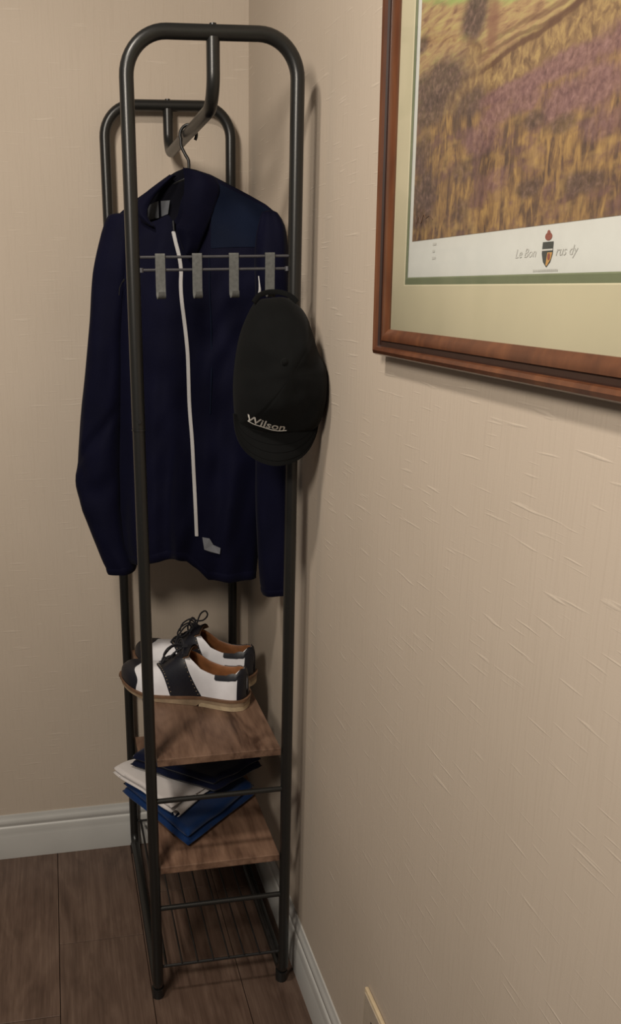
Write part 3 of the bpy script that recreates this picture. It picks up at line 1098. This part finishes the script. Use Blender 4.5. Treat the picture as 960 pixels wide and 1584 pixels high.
# ------------------------------------------------------------------ framed picture on the right wall
def frame_wood():
    return woodmat('mahogany_moulding', [(0.052, 0.017, 0.008), (0.090, 0.030, 0.012), (0.140, 0.050, 0.019)], 2, 3.0, 9.0, 0.30, 0.01, spec=0.5, coat=0.4)
M['frame'] = frame_wood()
M['groove'] = plain('dark_brown_groove', (0.022, 0.008, 0.005), 0.4)  # darker brown than the moulding, for the strip laid along its groove
M['mat_cream'] = plain('cream_mount_board', (0.47, 0.43, 0.30), 0.85, noise_amt=0.03, nscale=12)
M['mat_green'] = plain('green_inner_mount', (0.13, 0.15, 0.085), 0.85, noise_amt=0.05)
M['paper'] = plain('print_paper', (0.54, 0.55, 0.52), 0.8, noise_amt=0.02)
M['ink'] = plain('grey_ink', (0.44, 0.44, 0.41), 0.8)
M['ink_dark'] = plain('dark_ink', (0.045, 0.05, 0.045), 0.8)
M['ink_red'] = plain('russet_ink', (0.22, 0.07, 0.05), 0.8)
M['ink_gold'] = plain('gold_ink', (0.45, 0.25, 0.08), 0.8)

PY0, PY1 = -0.8735, -1.668       # outer left and right ends of the frame along the wall
PZ0, PZ1 = 1.333, 1.985
pic = thing('framed_picture', 'large framed landscape print in a mahogany frame on the right wall', 'picture', (-0.001, PY0, PZ0))
LEAN = math.radians(0.8)
pic.rotation_euler = (0, -LEAN, 0)
PT = parent_world(pic)
PWD, PHT = PY0 - PY1, PZ1 - PZ0
def pl(a, b, d):
    """picture coordinates: a along the wall towards the room, b up, d out from the wall"""
    return PT @ Vector((-d, -a, b))
fp = [(0.0, 0.002), (0.0, 0.016), (0.0025, 0.021), (0.007, 0.0235), (0.0110, 0.0220), (0.0130, 0.0155), (0.0180, 0.0145), (0.0195, 0.0165), (0.022, 0.0170), (0.027, 0.0160),
      (0.0305, 0.0140), (0.0325, 0.0130), (0.034, 0.0120), (0.034, 0.0075)]
def mitre(k, w, d):
    # corner k with inset w: 0 bottom-left, 1 bottom-right, 2 top-right, 3 top-left
    a = (w, PWD - w, PWD - w, w)[k]
    b = (w, w, PHT - w, PHT - w)[k]
    return pl(a, b, d)
for k in range(4):
    k2 = (k + 1) % 4
    r0 = [mitre(k, w, d) for w, d in fp]
    r1 = [mitre(k2, w, d) for w, d in fp]
    rail = MB().grid([r0, r1]).build('frame_rail', M['frame'], pic, angle=28)
    gp = [(0.0122, 0.0184), (0.0131, 0.0158), (0.0179, 0.0149), (0.0190, 0.0161)]
    MB().grid([[mitre(k, w, d) for w, d in gp], [mitre(k2, w, d) for w, d in gp]]).build('dark_groove', M['groove'], rail)
def board(name, a0, b0, a1, b1, d0, d1, mat, hole=None):
    m = MB()
    if hole is None:
        q = [pl(a0, b0, d1), pl(a1, b0, d1), pl(a1, b1, d1), pl(a0, b1, d1)]
        e = [pl(a0, b0, d0), pl(a1, b0, d0), pl(a1, b1, d0), pl(a0, b1, d0)]
        m.add(q + e, [(0,1,2,3), (4,5,6,7), (0,1,5,4), (1,2,6,5), (2,3,7,6), (3,0,4,7)])
    else:
        h0, g0, h1, g1 = hole
        oo = [(a0, b0), (a1, b0), (a1, b1), (a0, b1)]
        ii = [(h0, g0), (h1, g0), (h1, g1), (h0, g1)]
        bev = 0.0012
        ib = [(h0 + bev, g0 + bev), (h1 - bev, g0 + bev), (h1 - bev, g1 - bev), (h0 + bev, g1 - bev)]
        vs_ = [pl(a, b, d1) for a, b in oo] + [pl(a, b, d1) for a, b in ii] + [pl(a, b, d0) for a, b in ib]
        fs_ = []
        for i in range(4):
            j = (i + 1) % 4
            fs_ += [(i, j, 4 + j, 4 + i), (4 + i, 4 + j, 8 + j, 8 + i)]
        m.add(vs_, fs_)
    return m.build(name, mat, pic, smooth=False)
# openings: cream mount, green inner mount, print paper, printed picture
ma, mb = 0.0735, 0.088
ga, gb = 0.0770, 0.0965
ia, ib_ = 0.088, 0.139
board('backing_board', 0.01, 0.01, PWD - 0.01, PHT - 0.01, 0.001, 0.0045, M['mat_cream'])
board('cream_mount', 0.030, 0.030, PWD - 0.030, PHT - 0.030, 0.0085, 0.0095, M['mat_cream'], (ma, mb, PWD - ma, PHT - mb + 0.01))
board('green_mount', 0.060, 0.070, PWD - 0.060, PHT - 0.06, 0.0072, 0.0082, M['mat_green'], (ga, gb, PWD - ga, PHT - mb + 0.006))
paper = board('print_paper', 0.065, 0.075, PWD - 0.065, PHT - 0.065, 0.0052, 0.0066, M['paper'])

# the printed landscape, a flat print
def landscape():
    k = NT('landscape_print')
    co = k.n('ShaderNodeTexCoord').outputs['UV']
    s = k.n('ShaderNodeSeparateXYZ')
    k.l(co, s.inputs[0])
    u, v = s.outputs[0], s.outputs[1]
    nz = lambda su, sv, det=4, off=0.0, dist=0.0: k.noise(k.vec(k.math('MULTIPLY', u, su), k.math('MULTIPLY', v, sv), off), 1.0, det, 0.6, dist)
    def band(val, lo, hi):
        nd = k.n('ShaderNodeMapRange', interpolation_type='SMOOTHSTEP')
        k.val(nd.inputs['Value'], val)
        nd.inputs['From Min'].default_value = lo
        nd.inputs['From Max'].default_value = hi
        return nd.outputs[0]
    def blob(cx, cy, rx, ry, soft=0.5, rag=0.35, seed=0.0):
        dx = k.math('DIVIDE', k.math('SUBTRACT', u, cx), rx)
        dy = k.math('DIVIDE', k.math('SUBTRACT', v, cy), ry)
        d = k.math('SQRT', k.math('ADD', k.math('MULTIPLY', dx, dx), k.math('MULTIPLY', dy, dy)))
        d = k.math('ADD', d, k.math('MULTIPLY', k.math('SUBTRACT', nz(22, 16, 4, seed), 0.5), rag * 2))
        return k.math('SUBTRACT', 1.0, band(d, 1 - soft, 1 + soft * 0.4))
    gold, ochre, brown, purple, dark = (0.31, 0.20, 0.080), (0.195, 0.120, 0.060), (0.105, 0.068, 0.046), (0.165, 0.095, 0.090), (0.055, 0.038, 0.034)
    # tall grass: vertical streaks of gold, brown and purple
    st = k.math('ADD', k.math('MULTIPLY', nz(70, 13, 4, 1.0, 0.8), 0.55), k.math('MULTIPLY', nz(17, 9, 4, 71.0, 0.5), 0.45))
    c = k.ramp(st, [(0.34, dark), (0.44, brown), (0.51, ochre), (0.60, gold)])
    c = k.mix(k.math('MULTIPLY', band(nz(13, 16, 4, 4.0), 0.47, 0.62), 0.7), c, k.ramp(nz(85, 30, 4, 8.0), [(0.35, (0.085, 0.050, 0.045)), (0.65, purple)]))
    c = k.mix(k.math('MULTIPLY', band(nz(10, 14, 3, 11.0), 0.50, 0.66), 0.65), c, k.ramp(nz(75, 13, 4, 2.0, 0.6), [(0.35, ochre), (0.65, (0.37, 0.25, 0.10))]))
    # golden slope above the heather
    line = k.math('SUBTRACT', v, 0.295)
    line = k.math('ADD', line, k.math('MULTIPLY', k.math('SUBTRACT', nz(14, 14, 3, 6.0), 0.5), 0.06))
    slope = k.ramp(nz(60, 32, 5, 3.0, 0.5), [(0.32, (0.11, 0.070, 0.045)), (0.48, (0.20, 0.130, 0.070)), (0.66, (0.33, 0.235, 0.105))])
    c = k.mix(band(line, -0.01, 0.03), c, slope)
    # far bank: hedge lines, pale rough and the bright fairway
    di = k.math('SUBTRACT', v, k.math('ADD', 0.340, k.math('MULTIPLY', u, 0.105)))
    di = k.math('ADD', di, k.math('MULTIPLY', k.math('SUBTRACT', nz(9, 9, 3, 9.0), 0.5), 0.035))
    up_ = k.ramp(nz(18, 60, 5, 13.0, 0.5), [(0.30, (0.16, 0.090, 0.06)), (0.48, (0.29, 0.195, 0.105)), (0.68, (0.36, 0.30, 0.13))])
    c = k.mix(band(di, 0.0, 0.02), c, up_)
    for o_, wd, am in ((0.0, 0.010, 0.85), (0.034, 0.006, 0.6), (0.052, 0.008, 0.5)):
        e_ = k.math('ABSOLUTE', k.math('SUBTRACT', k.math('ADD', di, k.math('MULTIPLY', u, 0.10 if o_ else 0.0)), o_ + (0.02 if o_ else 0.0)))
        ln = k.math('MULTIPLY', k.math('SUBTRACT', 1.0, band(e_, wd * 0.3, wd)), band(u, 0.20, 0.30))
        c = k.mix(k.math('MULTIPLY', ln, am), c, (0.095, 0.052, 0.036))
    gr = k.math('SUBTRACT', v, k.math('SUBTRACT', 0.590, k.math('MULTIPLY', u, 0.365)))
    gr = k.math('ADD', gr, k.math('MULTIPLY', k.math('SUBTRACT', nz(9, 24, 3, 19.0), 0.5), 0.06))
    c = k.mix(k.math('MULTIPLY', band(gr, 0.0, 0.025), 0.9), c, k.ramp(nz(12, 40, 3, 21.0), [(0.35, (0.21, 0.28, 0.09)), (0.65, (0.28, 0.36, 0.13))]))
    c = k.mix(k.math('MULTIPLY', band(v, 0.80, 0.86), 0.9), c, (0.55, 0.60, 0.62))
    # bushes, heather and the lone tree
    clump = k.ramp(nz(75, 60, 6, 5.0, 0.3), [(0.30, (0.040, 0.028, 0.026)), (0.52, (0.092, 0.062, 0.052)), (0.72, (0.19, 0.125, 0.105))])
    heath = k.ramp(nz(80, 55, 6, 15.0, 0.3), [(0.28, (0.090, 0.050, 0.052)), (0.50, (0.175, 0.100, 0.096)), (0.72, (0.27, 0.165, 0.150))])
    for bx, by, rx, ry, am, kind in (
            (0.09, 0.385, 0.15, 0.060, 0.9, 0), (0.05, 0.325, 0.10, 0.045, 0.8, 0), (0.22, 0.300, 0.07, 0.035, 0.8, 0),
            (0.36, 0.292, 0.13, 0.022, 0.9, 1), (0.52, 0.300, 0.14, 0.028, 0.9, 1), (0.70, 0.31, 0.14, 0.04, 0.9, 1),
            (0.32, 0.255, 0.075, 0.026, 0.85, 1), (0.41, 0.262, 0.050, 0.032, 0.9, 1), (0.50, 0.232, 0.055, 0.042, 0.9, 1), (0.585, 0.240, 0.065, 0.048, 0.9, 1), (0.70, 0.24, 0.08, 0.05, 0.9, 1),
            (0.27, 0.215, 0.07, 0.04, 0.7, 1), (0.43, 0.215, 0.035, 0.022, 0.85, 0), (0.51, 0.188, 0.04, 0.020, 0.7, 0), (0.60, 0.165, 0.05, 0.03, 0.6, 1),
            (0.43, 0.080, 0.045, 0.022, 0.8, 0), (0.575, 0.070, 0.055, 0.026, 0.85, 0), (0.33, 0.115, 0.04, 0.03, 0.6, 1), (0.045, 0.105, 0.065, 0.095, 0.85, 0), (0.21, 0.060, 0.03, 0.035, 0.6, 0), (0.03, 0.235, 0.05, 0.05, 0.7, 0), (0.20, 0.150, 0.045, 0.03, 0.6, 0)):
        c = k.mix(k.math('MULTIPLY', blob(bx, by, rx, ry, 0.5, 0.4, bx * 91 + by * 57), am), c, heath if kind else clump)
    c = k.mix(k.math('MULTIPLY', blob(0.225, 0.405, 0.035, 0.035, 0.5, 0.3, 71.0), 0.8), c, slope)
    c = k.mix(k.math('MULTIPLY', blob(0.220, 0.488, 0.055, 0.062, 0.5, 0.30, 61.0), 0.95), c, clump)
    c = k.mix(k.math('MULTIPLY', blob(0.285, 0.450, 0.022, 0.080, 0.6, 0.3, 63.0), 0.7), c, (0.17, 0.085, 0.06))
    c = k.mix(k.math('MULTIPLY', blob(0.012, 0.50, 0.03, 0.025, 0.6, 0.3, 65.0), 0.8), c, clump)
    c = k.mix(1.0, c, (1.08, 1.07, 1.07), 'MULTIPLY')
    k.l(c, k.b.inputs['Base Color'])
    k.b.inputs['Roughness'].default_value = 0.75
    k.b.inputs['Specular IOR Level'].default_value = 0.2
    return k.m
M['print'] = landscape()
a0, b0, a1, b1 = ia, ib_, PWD - ia, PHT - mb - 0.006
me = bpy.data.meshes.new('landscape')
me.from_pydata([tuple(pl(a, b, 0.0069)) for a, b in ((a0, b0), (a1, b0), (a1, b1), (a0, b1))], [], [(0, 1, 2, 3)])
uvl = me.uv_layers.new(name='UVMap')
for i, c_ in enumerate(((0, 0), (1, 0), (1, 1), (0, 1))):
    uvl.data[i].uv = c_
me.materials.append(M['print'])
lo_ = bpy.data.objects.new('landscape_print', me)
COL.objects.link(lo_)
lo_.parent = paper
lo_.matrix_parent_inverse = parent_world(paper).inverted()
lo_['label'] = 'printed heathland landscape'
# caption, crest and small marks in the lower margin
def ptext(body, a, b, size, mat, name, shear=0.0, sx=1.0, bold=0.0):
    vs, fs = text_mesh(body, size, shear, bold)
    x0 = min(v.x for v in vs)
    MB().add([pl(a + (v.x - x0) * sx, b + v.y, 0.0070) for v in vs], fs).build(name, mat, paper, smooth=False)
def flat(name, pts, mat, d=0.0070):
    MB().add([pl(a, b, d) for a, b in pts], [tuple(range(len(pts)))]).build(name, mat, paper, smooth=False)
CA = PWD / 2 - 0.001         # crest centre
CB_ = 0.1165
ptext('Le Bon', CA - 0.056, CB_ - 0.004, 0.0115, M['ink'], 'caption', 0.3, 1.15)
ptext('rus dy', CA + 0.014, CB_ - 0.004, 0.0115, M['ink'], 'caption', 0.3, 1.15)
for i in range(14):
    flat('small_print', [(CA - 0.022 + i * 0.0030, CB_ - 0.0170), (CA - 0.0200 + i * 0.0030, CB_ - 0.0170), (CA - 0.0200 + i * 0.0030, CB_ - 0.0150), (CA - 0.022 + i * 0.0030, CB_ - 0.0150)], M['ink'])
def ell(cx, cy, rx, ry, n=18):
    return [(cx + rx * math.cos(2*math.pi*i/n), cy + ry * math.sin(2*math.pi*i/n)) for i in range(n)]
flat('crest_shield', [(CA - 0.0088, CB_ + 0.008), (CA + 0.0088, CB_ + 0.008), (CA + 0.0090, CB_ - 0.002), (CA + 0.006, CB_ - 0.009), (CA, CB_ - 0.0135), (CA - 0.006, CB_ - 0.009), (CA - 0.0090, CB_ - 0.002)], M['ink_dark'])
flat('crest_field', [(CA + 0.0005, CB_ - 0.001), (CA + 0.0085, CB_ - 0.001), (CA + 0.0070, CB_ - 0.0065), (CA + 0.001, CB_ - 0.0125), (CA - 0.001, CB_ - 0.0115)], M['ink_gold'], 0.0072)
flat('crest_charge', ell(CA + 0.0035, CB_ - 0.0045, 0.0022, 0.0030), M['ink_red'], 0.0074)
flat('crest_band', [(CA - 0.0088, CB_ + 0.0005), (CA + 0.0088, CB_ + 0.0005), (CA + 0.0088, CB_ + 0.0020), (CA - 0.0088, CB_ + 0.0020)], M['ink'], 0.0072)
flat('crest_crown', ell(CA, CB_ + 0.0125, 0.0058, 0.0034), M['ink_red'])
flat('crest_crown', ell(CA, CB_ + 0.0160, 0.0024, 0.0018), M['ink_red'], 0.0072)
for i in range(3):
    flat('margin_mark', [(0.149, 0.132 - i * 0.0075), (0.158 - 0.003 * (i == 1), 0.132 - i * 0.0075), (0.158 - 0.003 * (i == 1), 0.1345 - i * 0.0075), (0.149, 0.1345 - i * 0.0075)], M['ink'])
# pale signature at the print's corner
sg = [pl(a, b, 0.0073) for a, b in ((0.100, 0.158), (0.106, 0.166), (0.112, 0.158), (0.120, 0.167), (0.127, 0.163), (0.136, 0.165), (0.146, 0.160))]
MB().tube(cr(sg, 4), 0.0004, 5).build('signature', M['welt'], paper)

# glazing
k = NT('picture_glass')
out_ = k.t.nodes['Material Output']
tr = k.n('ShaderNodeBsdfTransparent')
gl = k.n('ShaderNodeBsdfGlossy')
gl.inputs['Roughness'].default_value = 0.06
fz = k.n('ShaderNodeFresnel')
fz.inputs['IOR'].default_value = 1.22
mx = k.n('ShaderNodeMixShader')
k.l(fz.outputs[0], mx.inputs[0])
k.l(tr.outputs[0], mx.inputs[1])
k.l(gl.outputs[0], mx.inputs[2])
k.l(mx.outputs[0], out_.inputs['Surface'])
gl_o = MB().add([pl(0.030, 0.030, 0.0108), pl(PWD - 0.030, 0.030, 0.0108), pl(PWD - 0.030, PHT - 0.030, 0.0108), pl(0.030, PHT - 0.030, 0.0108)], [(0, 1, 2, 3)]).build('glass', k.m, pic, smooth=False)
if gl_o.data.polygons[0].normal.x > 0:
    gl_o.data.flip_normals()

# ------------------------------------------------------------------ wall socket at the foot of the right wall
M['brass'] = plain('aged_brass_edge', (0.62, 0.50, 0.33), 0.45, metal=0.1, noise_amt=0.1)
M['socket_face'] = plain('dull_bronze_face', (0.40, 0.34, 0.27), 0.55, metal=0.0, noise_amt=0.06)
sk = thing('wall_socket', 'dull brass double wall socket low on the right wall', 'socket', (0, -0.923 - 0.073, 0.280))
m = MB().box((-0.0075, -0.923 - 0.146, 0.237), (-0.0005, -0.923, 0.323)).build('face_plate', M['brass'], sk, smooth=True, bevel=0.0025)
m2 = MB().box((-0.0088, -0.923 - 0.140, 0.243), (-0.007, -0.929, 0.317)).build('face_inset', M['socket_face'], sk, smooth=False, bevel=0.0006)
for i, yy in enumerate((-0.963, -1.029)):
    MB().box((-0.0115, yy - 0.006, 0.246), (-0.0085, yy + 0.006, 0.258)).build('rocker_switch', M['socket_face'], sk, smooth=False, bevel=0.001)
    for (dy, dz, w_, h_) in ((0, 0.006, 0.002, 0.004), (-0.011, -0.010, 0.0032, 0.002), (0.011, -0.010, 0.0032, 0.002)):
        MB().box((-0.0092, yy + dy - w_, 0.278 + dz - h_), (-0.0086, yy + dy + w_, 0.278 + dz + h_)).build('socket_hole', M['plastic'], sk, smooth=False)
